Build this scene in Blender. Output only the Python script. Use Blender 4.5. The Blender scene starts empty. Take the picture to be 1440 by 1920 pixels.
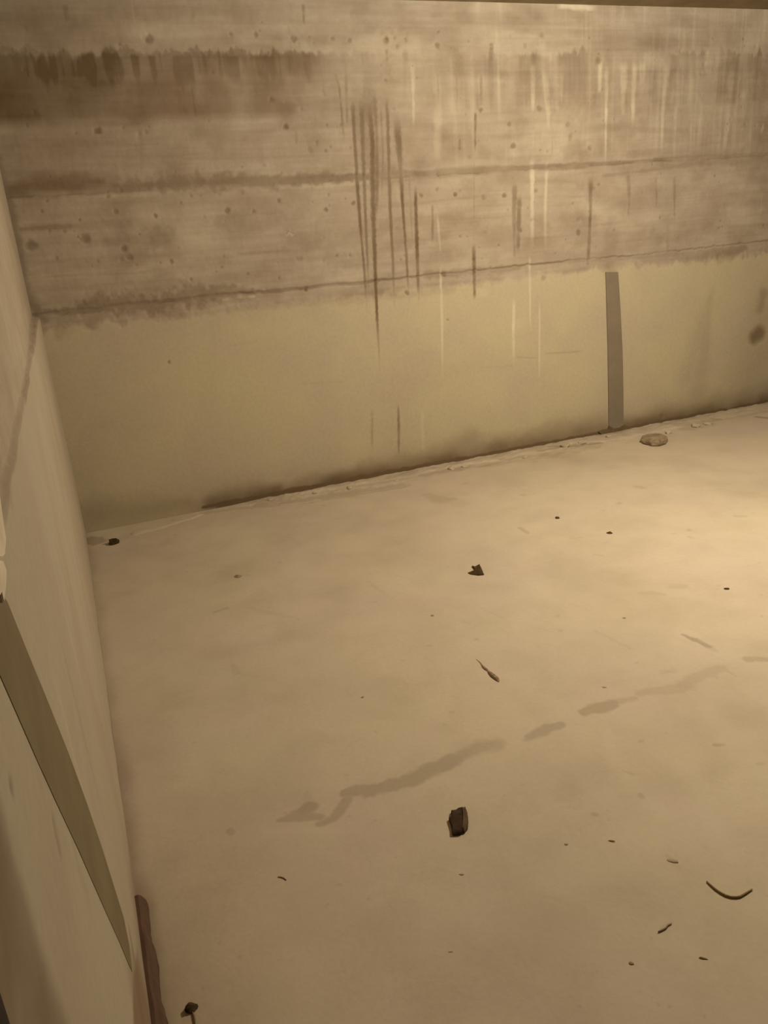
import bpy, bmesh, math, random
import numpy as np
from mathutils import Vector, noise as mnoise

# ------------------------------------------------------------------ camera, light, exposure
C = bpy.context.scene
YAW, PITCH, ROLL, FOC = 0.3583, -0.3354, -0.0812, 1483.88      # focal length in pixels of the 1440 x 1920 frame
CAM = np.array([0.0889, -4.1186, 1.3162])
ROOM_W, ROOM_D, ROOM_H = 8.0, 8.5, 2.40
H_JOINT, H_LINING, RECESS = 1.602, 1.088, 0.03

def cam_axes():
    cy, sy, cp, sp = math.cos(YAW), math.sin(YAW), math.cos(PITCH), math.sin(PITCH)
    fwd = np.array([sy*cp, cy*cp, sp]); r = np.array([cy, -sy, 0.0]); u = np.cross(r, fwd)
    cr, sr = math.cos(ROLL), math.sin(ROLL)
    return np.array([cr*r + sr*u, -sr*r + cr*u, -fwd])
AX = cam_axes()
cd = bpy.data.cameras.new('camera'); co = bpy.data.objects.new('camera', cd); C.collection.objects.link(co)
from mathutils import Matrix
m = Matrix.Identity(4)
for i in range(3):
    for j in range(3): m[j][i] = AX[i][j]
m.translation = Vector(CAM)
co.matrix_world = m
cd.sensor_fit = 'VERTICAL'; cd.sensor_height = 24.0; cd.lens = 24.0*FOC/1920.0
cd.clip_start = 0.02; cd.clip_end = 50
C.camera = co

LAMP = Vector((2.60, -2.00, 2.0))
ld = bpy.data.lights.new('bulb_light', 'POINT'); ld.energy = 190.0; ld.color = (1.0, 0.875, 0.65); ld.shadow_soft_size = 0.05
lo = bpy.data.objects.new('bulb_light', ld); lo.location = LAMP; C.collection.objects.link(lo)
w = bpy.data.worlds.new('world'); C.world = w; w.use_nodes = True
w.node_tree.nodes['Background'].inputs[0].default_value = (1, .8, .6, 1)
w.node_tree.nodes['Background'].inputs[1].default_value = 0.0
C.view_settings.view_transform = 'Standard'; C.view_settings.look = 'None'
C.view_settings.gamma = 1.0; C.view_settings.exposure = 0.0; C.view_settings.use_curve_mapping = False

# ------------------------------------------------------------------ helpers
def at(px, py, axis, val=0.0):
    """the world point on a room plane (axis 0: left wall, 1: back wall, 2: floor) seen at a photo position"""
    d = AX.T @ np.array([(px-720)/FOC, (960-py)/FOC, -1.0])
    return CAM + (val-CAM[axis])/d[axis]*d
def scale_at(px, py, axis):
    a = at(px, py, axis); return np.linalg.norm(a-CAM)/FOC*1.0
def link(name, me, mat=None, parent=None):
    o = bpy.data.objects.new(name, me); C.collection.objects.link(o)
    if mat: me.materials.append(mat)
    if parent: o.parent = parent
    return o
def tag(o, label, cat, group=None):
    o['label'] = label; o['category'] = cat
    if group: o['group'] = group
    return o
def structure(o): o['kind'] = 'structure'; return o

def vnoise(x, y, seed=0):
    x = np.asarray(x, float); y = np.asarray(y, float)
    xi = np.floor(x).astype(np.int64); yi = np.floor(y).astype(np.int64)
    fx = x-xi; fy = y-yi; fx = fx*fx*(3-2*fx); fy = fy*fy*(3-2*fy)
    def h(a, b):
        n = (a*374761393 + b*668265263 + seed*1442695041) & 0x7fffffff
        n = ((n ^ (n >> 13))*1274126177) & 0x7fffffff
        n = n ^ (n >> 16)
        return (n & 0xffff)/65535.0
    return (h(xi, yi)*(1-fx)+h(xi+1, yi)*fx)*(1-fy)+(h(xi, yi+1)*(1-fx)+h(xi+1, yi+1)*fx)*fy
def fbm(x, y, seed=0, oct=4):
    s = 0; a = .5; t = 0
    for k in range(oct):
        s = s+a*vnoise(x*2**k, y*2**k, seed+k*17); t += a; a *= .5
    return s/t
def sstep(a, b, x):
    t = np.clip((x-a)/(b-a), 0, 1); return t*t*(3-2*t)

class Sheet:
    """a plastered surface: a fine grid with real relief and the shapes of its stains"""
    def __init__(self, U, V):
        self.U, self.V = U, V
        self.u, self.v = np.meshgrid(U, V, indexing='ij')
        self.h = np.zeros_like(self.u)
        self.a = {}
    def layer(self, n):
        if n not in self.a: self.a[n] = np.zeros_like(self.u)
        return self.a[n]
    def window(self, pts, r):
        p = np.array(pts)
        i0, i1 = np.searchsorted(self.U, [p[:, 0].min()-r, p[:, 0].max()+r])
        j0, j1 = np.searchsorted(self.V, [p[:, 1].min()-r, p[:, 1].max()+r])
        return slice(i0, i1), slice(j0, j1)
    def stroke(self, pts, wid, name='dark', s=1.0, soft=.5, rough=.3, fade=(0, 0), nscale=None, relief=0.0, seed=1, vary=0.0):
        """pts (u,v), wid: one half width or one per point (m)"""
        pts = [np.array(p[:2], float) for p in pts]
        ws = list(wid) if hasattr(wid, '__len__') else [wid]*len(pts)
        if len(pts) == 1: pts = pts*2; ws = ws*2
        wm = max(ws); sl = self.window(pts, wm*2.5+.004)
        u = self.u[sl]; v = self.v[sl]
        if u.size == 0: return
        L = [0.0]
        for a, b in zip(pts, pts[1:]): L.append(L[-1]+np.linalg.norm(b-a))
        tot = max(L[-1], 1e-6); best = np.full(u.shape, 1e9); W = np.full(u.shape, wm); T = np.zeros(u.shape)
        for k, (a, b) in enumerate(zip(pts, pts[1:])):
            d = b-a; n = max(d@d, 1e-12)
            t = np.clip(((u-a[0])*d[0]+(v-a[1])*d[1])/n, 0, 1)
            q = np.hypot(u-a[0]-t*d[0], v-a[1]-t*d[1])
            wl = ws[k]+(ws[k+1]-ws[k])*t
            r = q/np.maximum(wl, 1e-5); c = r < best
            best = np.where(c, r, best); T = np.where(c, (L[k]+t*math.sqrt(n))/tot, T)
        ns = nscale or .9/max(wm, .002)
        nz = fbm(u*ns, v*ns, seed)*2-1
        m = 1-sstep(1-soft, 1+soft, best+nz*rough)
        if fade[0] > 0: m = m*sstep(0, fade[0], T)
        if fade[1] > 0: m = m*sstep(0, fade[1], 1-T)
        if vary: m = m*(1-vary+vary*2*fbm(T*7, u*0, seed+9, 3))
        A = self.layer(name); A[sl] = np.maximum(A[sl], m*s) if s > 0 else A[sl]*(1-m*(-s))
        if relief: self.h[sl] += relief*m
    def build(self, name, f, mat):
        P = f(self.u, self.v, self.h)
        n, k = self.u.shape
        co_ = np.stack(P, -1).reshape(-1, 3).astype(np.float32)
        idx = np.arange(n*k).reshape(n, k)
        q = np.stack([idx[:-1, :-1], idx[1:, :-1], idx[1:, 1:], idx[:-1, 1:]], -1).reshape(-1, 4)
        me = bpy.data.meshes.new(name)
        me.vertices.add(n*k); me.vertices.foreach_set('co', co_.ravel())
        me.loops.add(q.size); me.loops.foreach_set('vertex_index', q.ravel().astype(np.int32))
        me.polygons.add(len(q)); me.polygons.foreach_set('loop_start', np.arange(0, q.size, 4, dtype=np.int32))
        me.polygons.foreach_set('loop_total', np.full(len(q), 4, dtype=np.int32))
        me.polygons.foreach_set('use_smooth', np.ones(len(q), dtype=bool))
        me.update(calc_edges=True)
        for nm, A in self.a.items():
            at_ = me.attributes.new(nm, 'FLOAT', 'POINT'); at_.data.foreach_set('value', A.ravel().astype(np.float32))
        return structure(link(name, me, mat))

# ------------------------------------------------------------------ materials
def new_mat(name):
    m = bpy.data.materials.new(name); m.use_nodes = True
    nt = m.node_tree; nt.nodes.clear()
    out = nt.nodes.new('ShaderNodeOutputMaterial'); b = nt.nodes.new('ShaderNodeBsdfPrincipled')
    b.inputs['Roughness'].default_value = .92
    b.inputs['Specular IOR Level'].default_value = .2
    nt.links.new(b.outputs[0], out.inputs[0])
    return m, nt, b
def N(nt, scale, detail=4, rough=.55, stretch=None, dist=0):
    tc = nt.nodes.new('ShaderNodeTexCoord'); n = nt.nodes.new('ShaderNodeTexNoise')
    n.inputs['Scale'].default_value = scale; n.inputs['Detail'].default_value = detail; n.inputs['Roughness'].default_value = rough
    n.inputs['Distortion'].default_value = dist
    if stretch:
        mp = nt.nodes.new('ShaderNodeMapping'); mp.inputs['Scale'].default_value = stretch
        nt.links.new(tc.outputs['Object'], mp.inputs[0]); nt.links.new(mp.outputs[0], n.inputs['Vector'])
    else: nt.links.new(tc.outputs['Object'], n.inputs['Vector'])
    return n.outputs['Fac']
def ramp(nt, src, lo_, hi, a=0.0, b=1.0):
    r = nt.nodes.new('ShaderNodeMapRange'); r.inputs[1].default_value = lo_; r.inputs[2].default_value = hi
    r.inputs[3].default_value = a; r.inputs[4].default_value = b
    nt.links.new(src, r.inputs[0]); return r.outputs[0]
def mixc(nt, fac, a, b, mode='MIX'):
    m = nt.nodes.new('ShaderNodeMix'); m.data_type = 'RGBA'; m.blend_type = mode
    if isinstance(fac, (int, float)): m.inputs[0].default_value = fac
    else: nt.links.new(fac, m.inputs[0])
    for k, s in ((6, a), (7, b)):
        if isinstance(s, tuple): m.inputs[k].default_value = (*s, 1)
        else: nt.links.new(s, m.inputs[k])
    return m.outputs[2]
def attr(nt, name):
    a = nt.nodes.new('ShaderNodeAttribute'); a.attribute_name = name; return a.outputs['Fac']
def mul(nt, a, b, op='MULTIPLY'):
    m = nt.nodes.new('ShaderNodeMath'); m.operation = op
    for k, s in ((0, a), (1, b)):
        if isinstance(s, (int, float)): m.inputs[k].default_value = s
        else: nt.links.new(s, m.inputs[k])
    return m.outputs[0]
def bump(nt, b, h, strength=.3, dist=.01):
    bp = nt.nodes.new('ShaderNodeBump'); bp.inputs['Strength'].default_value = strength; bp.inputs['Distance'].default_value = dist
    nt.links.new(h, bp.inputs['Height']); nt.links.new(bp.outputs[0], b.inputs['Normal'])

def wall_material(name, raw, raw2, lining, lining2, stretch_h, dark=(.13, .085, .045)):
    m, nt, b = new_mat(name)
    grain = N(nt, 1.0, 6, .62, stretch_h)
    blot = N(nt, 5.5, 5, .6, dist=.4)
    fine = N(nt, 60, 4, .6)
    c = mixc(nt, ramp(nt, grain, .34, .70), raw, raw2)
    c = mixc(nt, ramp(nt, blot, .4, .68, 0, .5), c, (raw[0]*.68, raw[1]*.62, raw[2]*.55))
    l = mixc(nt, ramp(nt, N(nt, 2.6, 5, .55, dist=.5), .36, .64), lining, lining2)
    c = mixc(nt, attr(nt, 'lining'), c, l)
    c = mixc(nt, ramp(nt, fine, .3, .7, 0, .16), c, (.22, .17, .11))
    c = mixc(nt, mul(nt, attr(nt, 'light'), .9), c, (.63, .57, .45))
    c = mixc(nt, mul(nt, attr(nt, 'rust'), .9), c, (.16, .09, .045))
    c = mixc(nt, mul(nt, attr(nt, 'dark'), .95), c, dark)
    nt.links.new(c, b.inputs['Base Color'])
    hgt = mul(nt, mul(nt, fine, .25), mul(nt, grain, .6), 'ADD')
    bump(nt, b, hgt, .35, .004)
    return m
M_BACK = wall_material('board_marked_concrete_and_plaster', (.43, .365, .30), (.365, .30, .235), (.495, .432, .295), (.465, .398, .30), (1.3, 1, 26))
M_LEFT = wall_material('rough_plaster', (.40, .34, .27), (.35, .29, .22), (.40, .35, .27), (.375, .315, .245), (1, 2.2, 9))

def floor_material():
    m, nt, b = new_mat('dusty_screed')
    big = N(nt, 1.6, 5, .55, dist=.6); mid = N(nt, 6.5, 5, .6, dist=.4); fine = N(nt, 70, 4, .6)
    c = mixc(nt, ramp(nt, big, .36, .64), (.535, .465, .355), (.52, .44, .36))
    c = mixc(nt, ramp(nt, mid, .45, .72, 0, .28), c, (.40, .33, .24))
    c = mixc(nt, ramp(nt, fine, .3, .7, 0, .12), c, (.28, .22, .15))
    c = mixc(nt, mul(nt, attr(nt, 'light'), .8), c, (.58, .51, .41))
    c = mixc(nt, mul(nt, attr(nt, 'rust'), .9), c, (.17, .095, .06))
    c = mixc(nt, mul(nt, attr(nt, 'dark'), .9), c, (.17, .125, .075))
    nt.links.new(c, b.inputs['Base Color'])
    bump(nt, b, mul(nt, mul(nt, mid, .8), mul(nt, fine, .2), 'ADD'), .35, .006)
    return m
M_FLOOR = floor_material()

def simple_material(name, c1, c2, scale=20, rough=.9, detail=5, bs=.4, bd=.003, stretch=None, lo_=.35, hi=.65):
    m, nt, b = new_mat(name); n = N(nt, scale, detail, .6, stretch)
    c = mixc(nt, ramp(nt, n, lo_, hi), c1, c2)
    nt.links.new(c, b.inputs['Base Color']); b.inputs['Roughness'].default_value = rough
    bump(nt, b, n, bs, bd); return m
M_CEIL = simple_material('ceiling_concrete', (.27, .21, .13), (.2, .15, .085), 6)
M_PLAIN = simple_material('plain_concrete', (.16, .13, .10), (.13, .105, .08), 4)
M_STRIP = simple_material('grey_strip_coating', (.235, .19, .14), (.20, .165, .12), 9, .85, bs=.2)
M_STRIP2 = simple_material('dark_grey_strip_coating', (.19, .15, .085), (.16, .12, .07), 8, .85, bs=.2)
M_BROWN = simple_material('dark_brown_fragment', (.038, .022, .007), (.07, .042, .018), 60)
M_SHARD_SHADE = simple_material('shaded_clay_shard', (.030, .016, .006), (.055, .034, .018), 40)  # shaded side of the shard, shade put into the colour
M_SHARD_LIT = simple_material('lit_clay_edge', (.12, .085, .05), (.085, .055, .032), 60)  # lit right side of the same shard, painted paler
M_STONE = simple_material('grey_brown_stone', (.21, .16, .10), (.33, .26, .18), 28)
M_FAINT2 = simple_material('brown_grit', (.31, .24, .16), (.25, .19, .12), 60)
M_MORTAR = simple_material('pale_mortar_crumb', (.50, .42, .32), (.40, .33, .25), 40)
M_WOOD = simple_material('splintered_wood', (.16, .10, .05), (.33, .25, .16), 30, stretch=(8, 1, 1))
M_WIRE = simple_material('rusty_wire', (.21, .15, .07), (.26, .19, .095), 60)
M_FAINT = simple_material('dusty_clod', (.36, .29, .20), (.30, .24, .16), 60)
M_BATTEN = simple_material('reddish_brown_timber', (.115, .065, .045), (.08, .042, .027), 10, stretch=(4, 1, 4))
M_FLAKE = simple_material('pale_plaster_flake', (.62, .54, .43), (.50, .42, .32), 25)
M_BLACK = simple_material('blackened_lump', (.02, .014, .012), (.035, .026, .02), 30)
M_DARKFOOT = simple_material('dirt_crust', (.12, .08, .04), (.18, .13, .075), 30)

# ------------------------------------------------------------------ back wall
def axis_grid(*segs):
    out = []
    for a, b, s in segs:
        n = max(1, int(round((b-a)/s))); out += list(np.linspace(a, b, n+1)[:-1])
    out.append(segs[-1][1]); return np.array(out)
W = Sheet(axis_grid((-RECESS, 4.9, .0042), (4.9, ROOM_W, .05)), axis_grid((-.02, ROOM_H, .0046)))
for k in ('dark', 'light', 'rust', 'lining'): W.layer(k)
def wp(x, y): p = at(x, y, 1); return (p[0], p[2])
def ws_(x, y, px): return px*scale_at(x, y, 1)
def wstroke(pts, px, **k):
    P = [wp(*p) for p in pts]
    if hasattr(px, '__len__'): wd = [ws_(*p, q)*.5 for p, q in zip(pts, px)]
    else: wd = [ws_(*p, px)*.5 for p in pts]
    W.stroke(P, wd, **k)
X, Z = W.u, W.v
nA = fbm(X*3, Z*3, 5); nB = fbm(X*14, Z*14, 9); nC = fbm(X*45, Z*30, 21)
# lining with a ragged upper edge
edge = H_LINING-.062 + (nB-.5)*.07 + (nC-.5)*.03
lin = 1-sstep(-.03, .016, Z-edge)
W.a['lining'][:] = lin
W.h += .004*lin + .0012*(fbm(X*5, Z*5, 3)-.5)
up = 1-lin
# board courses: each pressed a little in or out, with grain relief
course = np.floor((Z+.02)/.128)
ch = vnoise(course*7.3, np.floor(X/1.9+course*.37)*3.1, 12)
W.h += up*(.004*(ch-.5) + .0022*(fbm(X*2.5, Z*70, 31)-.5) + .002*(nC-.5))
W.a['dark'] += up*.16*np.clip(ch-.35, 0, 1)
W.a['dark'] += up*.26*np.clip(fbm(X*2.2, Z*26, 40)-.50, 0, 1)*2
W.a['light'] += up*.40*np.clip(fbm(X*2.6, Z*8, 46)-.50, 0, 1)*2.4
W.a['dark'] += up*.32*np.clip(fbm(X*7, Z*9, 44)-.50, 0, 1)*2.5
# top course, paler, then the dark damp course below its ragged drip edge
zt = lambda x, y: wp(x, y)[1]
z_top = 2.172 + (nB-.5)*.04 + (fbm(X*34, Z*2, 8)-.5)*.10
below = 1-sstep(-.012, .012, Z-z_top)
z_b2 = 1.902 + (nB-.5)*.02
band = below*sstep(-.03, .03, Z-z_b2)
leftb = 1-sstep(1.35, 1.9, X)
rightb = sstep(1.9, 2.4, X)
vert = fbm(X*16, Z*1.3, 51); vert2 = fbm(X*38, Z*2.0, 57)
W.a['dark'] += band*(leftb*(.24+.16*(1-sstep(.2, 1.0, X)) + .75*np.clip(nA-.42, 0, 1) + .35*np.clip(vert-.5, 0, 1)) + rightb*1.15*np.clip(vert-.34, 0, 1)*(.4+1.2*nA))
W.a['rust'] += band*leftb*.45*sstep(.44, .66, fbm(X*4.2, Z*2.6, 63))
W.a['dark'] += up*.20*(1-sstep(.05, .9, X))*sstep(1.55, 1.7, Z)
W.a['light'] += up*rightb*sstep(1.55, 1.7, Z)*.5*np.clip(vert2-.52, 0, 1)*2
W.a['light'] += (1-below)*.18*np.clip(nA-.3, 0, 1)
W.a['dark'] += below*rightb*.5*np.clip(fbm(X*9, Z*2.2, 71)-.55, 0, 1)*sstep(1.5, 1.75, Z)
# jagged crust hanging from the top course
fr = fbm(X*26, Z*1.5, 77)
jag = sstep(.46, .62, fr)*sstep(-.02-.09*(fr-.4), .0, Z-(2.150-.10*fr))*(1-sstep(-.006, .010, Z-(2.165+.05*(vert2-.5))))
W.a['dark'] += jag*(.24*(1-sstep(1.0, 1.7, X))+.08)*(.4+1.2*nA)
for x0, x1, y0, y1 in ((308, 342, 88, 106), (350, 372, 86, 106), (374, 408, 85, 107), (424, 460, 83, 103), (492, 512, 98, 112), (0, 30, 86, 98), (40, 66, 88, 98), (225, 248, 88, 100)):
    rr = random.Random(int(x0)+7); n_ = max(3, int((x1-x0)/9))
    wstroke([(x0, y1-2), ((x0+x1)/2, y1-5), (x1, y1-3)], [7, 13, 7], s=.5, soft=.5, rough=.9, nscale=60, seed=int(x0))
    for k in range(n_):
        xx = x0+(x1-x0)*(k+rr.random())/n_; t = rr.uniform(0, .75)**1.2
        wstroke([(xx, y1), (xx+rr.uniform(-2, 2), y0+(y1-y0)*t)], [rr.uniform(8, 15), rr.uniform(1.5, 5)], s=rr.uniform(.4, .7), soft=.5, rough=.6, nscale=70, seed=k)
# joints
def joint(zc, tl, tr, s, seed, xs=4.9):
    lineZ = zc + (fbm(X*2.2, X*0, seed)-.5)*.018 + (fbm(X*22, X*0, seed+1)-.5)*.012
    wd = tl+(tr-tl)*sstep(.3, 3.2, X); wd = wd*(.35+1.3*fbm(X*6, X*0, seed+2))
    d = (Z-lineZ)
    mk = sstep(-.4, .6, d/wd+.5)*(1-sstep(.7, 1.6, d/wd+.3))
    W.a['dark'] += s*mk*(.45+.9*nB)
    W.h -= .006*mk
    thin = (1-sstep(.0015, .005, abs(d+wd*.2)))*sstep(.3, .6, vnoise(X*7, X*0, seed+5))
    W.a['dark'] += .22*thin; W.h -= .003*thin
joint(H_JOINT, .038, .016, .38, 101)
joint(H_LINING, .014, .004, .34, 201)
wstroke([(20, 352), (80, 342), (130, 338), (190, 340)], [14, 24, 26, 10], name='rust', s=.6, soft=1, rough=.8)
wstroke([(30, 344), (110, 336), (220, 338)], [16, 40, 18], s=.35, soft=1, rough=.9, nscale=14)
wstroke([(20, 355), (110, 345), (250, 350)], [10, 28, 12], s=.45, soft=.8, rough=.6)
wstroke([(215, 350), (330, 345), (450, 342), (600, 334), (690, 333)], [14, 22, 22, 17, 10], s=.55, soft=.8, rough=1.1, nscale=34, relief=-.002)
wstroke([(60, 362), (210, 366), (420, 352), (620, 346), (690, 340)], 9, name='light', s=.25, soft=.7, rough=.7)
wstroke([(85, 585), (150, 583), (200, 578)], [8, 16, 8], s=.55, soft=.6, rough=.7)
wstroke([(150, 575), (200, 570), (300, 570), (360, 550), (470, 548)], [18, 30, 32, 40, 14], s=.55, soft=.8, rough=1.0, nscale=38, relief=-.003)
wstroke([(280, 575), (320, 585), (345, 590)], [16, 26, 10], s=.35, soft=.8, rough=.8)
wstroke([(420, 562), (450, 555), (478, 556)], [4, 7, 4], name='light', s=.5, rough=.8)
wstroke([(350, 590), (500, 572), (690, 560), (850, 545)], [8, 14, 12, 8], s=.16, soft=.8, rough=1, nscale=25)
wstroke([(800, 514), (920, 506), (975, 502)], [14, 16, 6], s=.32, soft=.7, rough=.9)
wstroke([(1235, 478), (1300, 480), (1365, 475), (1400, 466)], [14, 22, 24, 8], s=.28, soft=.6, rough=.8)
wstroke([(1345, 480), (1372, 472), (1398, 464)], [14, 20, 8], s=.45, soft=.7, rough=.5)
wstroke([(1020, 492), (1130, 488), (1230, 480), (1300, 472)], 5, s=.22, soft=.7, rough=.7)
wstroke([(1130, 330), (1300, 308), (1440, 300)], [5, 8, 16], s=.35, soft=.8, rough=.8)
wstroke([(1240, 296), (1340, 292), (1440, 280)], [14, 18, 30], s=.3, soft=.9, rough=.8)
wstroke([(1440, 120), (1425, 200), (1430, 290)], [40, 60, 60], s=.35, soft=.9, rough=.8)
for pts, wd, q in (([(815, 165), (880, 178), (975, 178)], [30, 52, 30], .20), ([(1065, 175), (1085, 150), (1105, 180)], [40, 60, 40], .22), ([(1130, 178), (1210, 175), (1300, 185), (1440, 180)], [50, 62, 70, 80], .20),
        ([(1420, 150), (1432, 220), (1440, 290)], [40, 70, 80], .26), ([(1110, 370), (1170, 385), (1250, 378)], [20, 30, 16], .16), ([(820, 460), (900, 455), (960, 450)], [30, 60, 40], .18), ([(655, 150), (690, 135), (722, 180)], [20, 50, 24], .24), ([(672, 170), (690, 250), (698, 320)], [40, 44, 20], .30), ([(605, 125), (620, 165), (615, 205)], [30, 40, 30], .16), ([(640, 490), (700, 470), (765, 455)], [16, 34, 20], .22), ([(820, 322), (880, 318), (960, 318)], [12, 14, 10], .35), ([(1090, 230), (1080, 280)], [20, 26], .22), ([(730, 420), (700, 450), (660, 450)], [20, 40, 30], .2),
        ([(1000, 200), (1015, 205)], [20, 20], .2), ([(240, 200), (250, 215)], [50, 40], .3), ([(1180, 290), (1300, 285), (1440, 290)], [10, 18, 26], .22)):
    wstroke(pts, wd, s=q, soft=.7, rough=.9, nscale=11, seed=int(pts[0][0]))
wstroke([(1090, 70), (1150, 78), (1200, 66)], [20, 34, 20], name='rust', s=.10, soft=1, rough=.8, nscale=10)
# dirt rising from the foot of the wall
wstroke([(380, 951), (430, 941), (470, 934), (500, 928)], [5, 9, 7, 4], s=.8, soft=.6, rough=.4)
wstroke([(395, 940), (450, 926), (520, 915)], [26, 34, 20], s=.38, soft=1, rough=.5, nscale=12)
wstroke([(170, 960), (260, 955), (350, 940)], [40, 40, 20], s=.18, soft=1, rough=.6, nscale=10)
wstroke([(500, 926), (620, 906), (735, 884), (830, 868), (900, 856), (1000, 836), (1130, 812)], [6, 8, 10, 12, 9, 8, 9], s=.55, soft=.8, rough=.9, nscale=22)
wstroke([(560, 905), (700, 878), (800, 858), (880, 838), (1000, 822), (1130, 796)], [20, 30, 26, 44, 30, 36], s=.26, soft=1, rough=.8, nscale=9)
wstroke([(1170, 795), (1250, 778), (1350, 760), (1440, 742)], [26, 34, 44, 60], s=.30, soft=1, rough=.7, nscale=9)
wstroke([(1290, 700), (1320, 600), (1335, 540)], [40, 30, 12], s=.12, soft=1, rough=.5, nscale=7)  # soft darker bands up the right end of the wall
wstroke([(1400, 700), (1430, 650), (1440, 560)], [70, 90, 60], s=.16, soft=1, rough=.5, nscale=6)
wstroke([(-2, 300), (8, 350), (26, 410), (38, 480), (50, 550)], [16, 14, 12, 12, 16], s=.45, soft=.8, rough=.6)  # dark line down the upper left corner
wstroke([(44, 550), (62, 572), (85, 600)], [16, 20, 14], s=.5, soft=.7, rough=.6)
# board edges seen as faint lines
for pts, wd, s in (([(20, 432), (90, 426), (150, 424)], 8, .4), ([(0, 218), (250, 220), (640, 218)], 5, .22), ([(430, 478), (520, 472), (600, 470)], 6, .28),
                   ([(60, 520), (260, 512), (330, 506)], 5, .2), ([(760, 385), (860, 372), (960, 364)], 4, .22), ([(830, 415), (900, 410), (950, 408)], 4, .22),
                   ([(230, 300), (420, 297), (640, 290)], 5, .2), ([(1015, 664), (1080, 660), (1095, 658)], 3, .2), ([(965, 670), (1010, 672)], 3, .15),
                   ([(700, 345), (830, 330), (960, 323)], 7, .3), ([(1000, 318), (1060, 316), (1110, 312)], 5, .45), ([(530, 495), (600, 488), (690, 480)], 5, .22)):
    wstroke(pts, wd, s=s, soft=.8, rough=.6, fade=(.15, .15), relief=-.001)
# bug holes and nail marks
holes = [(510,187,7,.75),(536,237,8,.9),(182,245,9,.8),(427,394,7,.6),(475,397,6,.5),(290,404,5,.6),(217,397,6,.45),(233,466,9,.75),(241,483,8,.55),(60,459,12,.6),
 (160,449,12,.6),(610,393,5,.6),(358,368,4,.35),(522,375,5,.5),(560,486,9,.45),(632,479,4,.7),(655,479,5,.45),(320,490,5,.4),(358,524,4,.5),(522,521,4,.5),(573,543,5,.9),
 (705,530,5,.9),(316,679,5,.45),(789,366,5,.6),(855,365,5,.8),(907,370,7,.5),(945,367,6,.75),(963,273,7,.7),(955,233,6,.55),(1010,202,8,.6),(1066,234,9,.55),(1070,255,7,.5),
 (1105,278,6,.5),(663,380,5,.7),(725,73,6,.8),(722,76,8,.5),(745,86,6,.5),(820,85,8,.7),(1015,66,7,.5),(280,73,10,.5),(479,65,6,.5),(550,72,8,.6),(272,72,6,.3),
 (1122,113,8,.6),(1320,100,8,.45),(902,206,6,.7),(935,460,4,.5),(862,443,4,.5),(976,432,7,.7),(1085,435,9,.7),(832,514,8,.8),(1086,411,6,.4),(1320,120,6,.3),
 (580,280,7,.35),(610,283,5,.3),(655,75,6,.5),(622,72,6,.5),(822,59,3,.5),(722,150,5,.6),(762,549,6,.7),(1070,262,6,.4),(822,327,6,.7),(1005,358,5,.5),(820,355,4,.4),
 (1019,522,8,.35),(1240,780,6,.35),(880,295,5,.35),(985,85,6,.4),(838,600,3,.4),(740,70,4,.4),(760,75,5,.35),(1275,95,4,.2)]
for i, (x, y, d, s) in enumerate(holes):
    wstroke([(x, y), (x+(i % 3-1)*1.5, y+(i % 2)*1.5)], d*1.15, s=s*.92, soft=.65, rough=.5, relief=-.004, seed=i)
rng = random.Random(4)
for i in range(230):                                             # pin holes of the raw concrete
    x, z = rng.uniform(.1, 4.6), rng.uniform(1.1, 2.3)
    W.stroke([(x, z)], rng.uniform(.004, .009), s=rng.uniform(.15, .5), soft=.5, relief=-.002, seed=i)
for x, y, wx, s in ((300, 445, 34, .42), (290, 452, 20, .25), (700, 345, 20, .2), (1080, 430, 50, .22), (1070, 190, 30, .3), (1075, 285, 34, .3), (880, 470, 80, .2), (560, 470, 34, .25), (640, 475, 50, .25), (1085, 180, 40, .2), (265, 290, 26, .2), (355, 185, 46, .22)):
    wstroke([(x-wx*.3, y+4), (x+wx*.3, y-4)], wx, s=s, soft=.9, rough=1.0, nscale=30)
for x, y in ((543, 438),):
    wstroke([(x-5, y+2), (x, y-4), (x+5, y+3)], 5, name='light', s=.4, rough=.6); wstroke([(x-6, y+1), (x-2, y-5), (x+6, y-1)], 2.5, s=.5, rough=.6)
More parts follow.
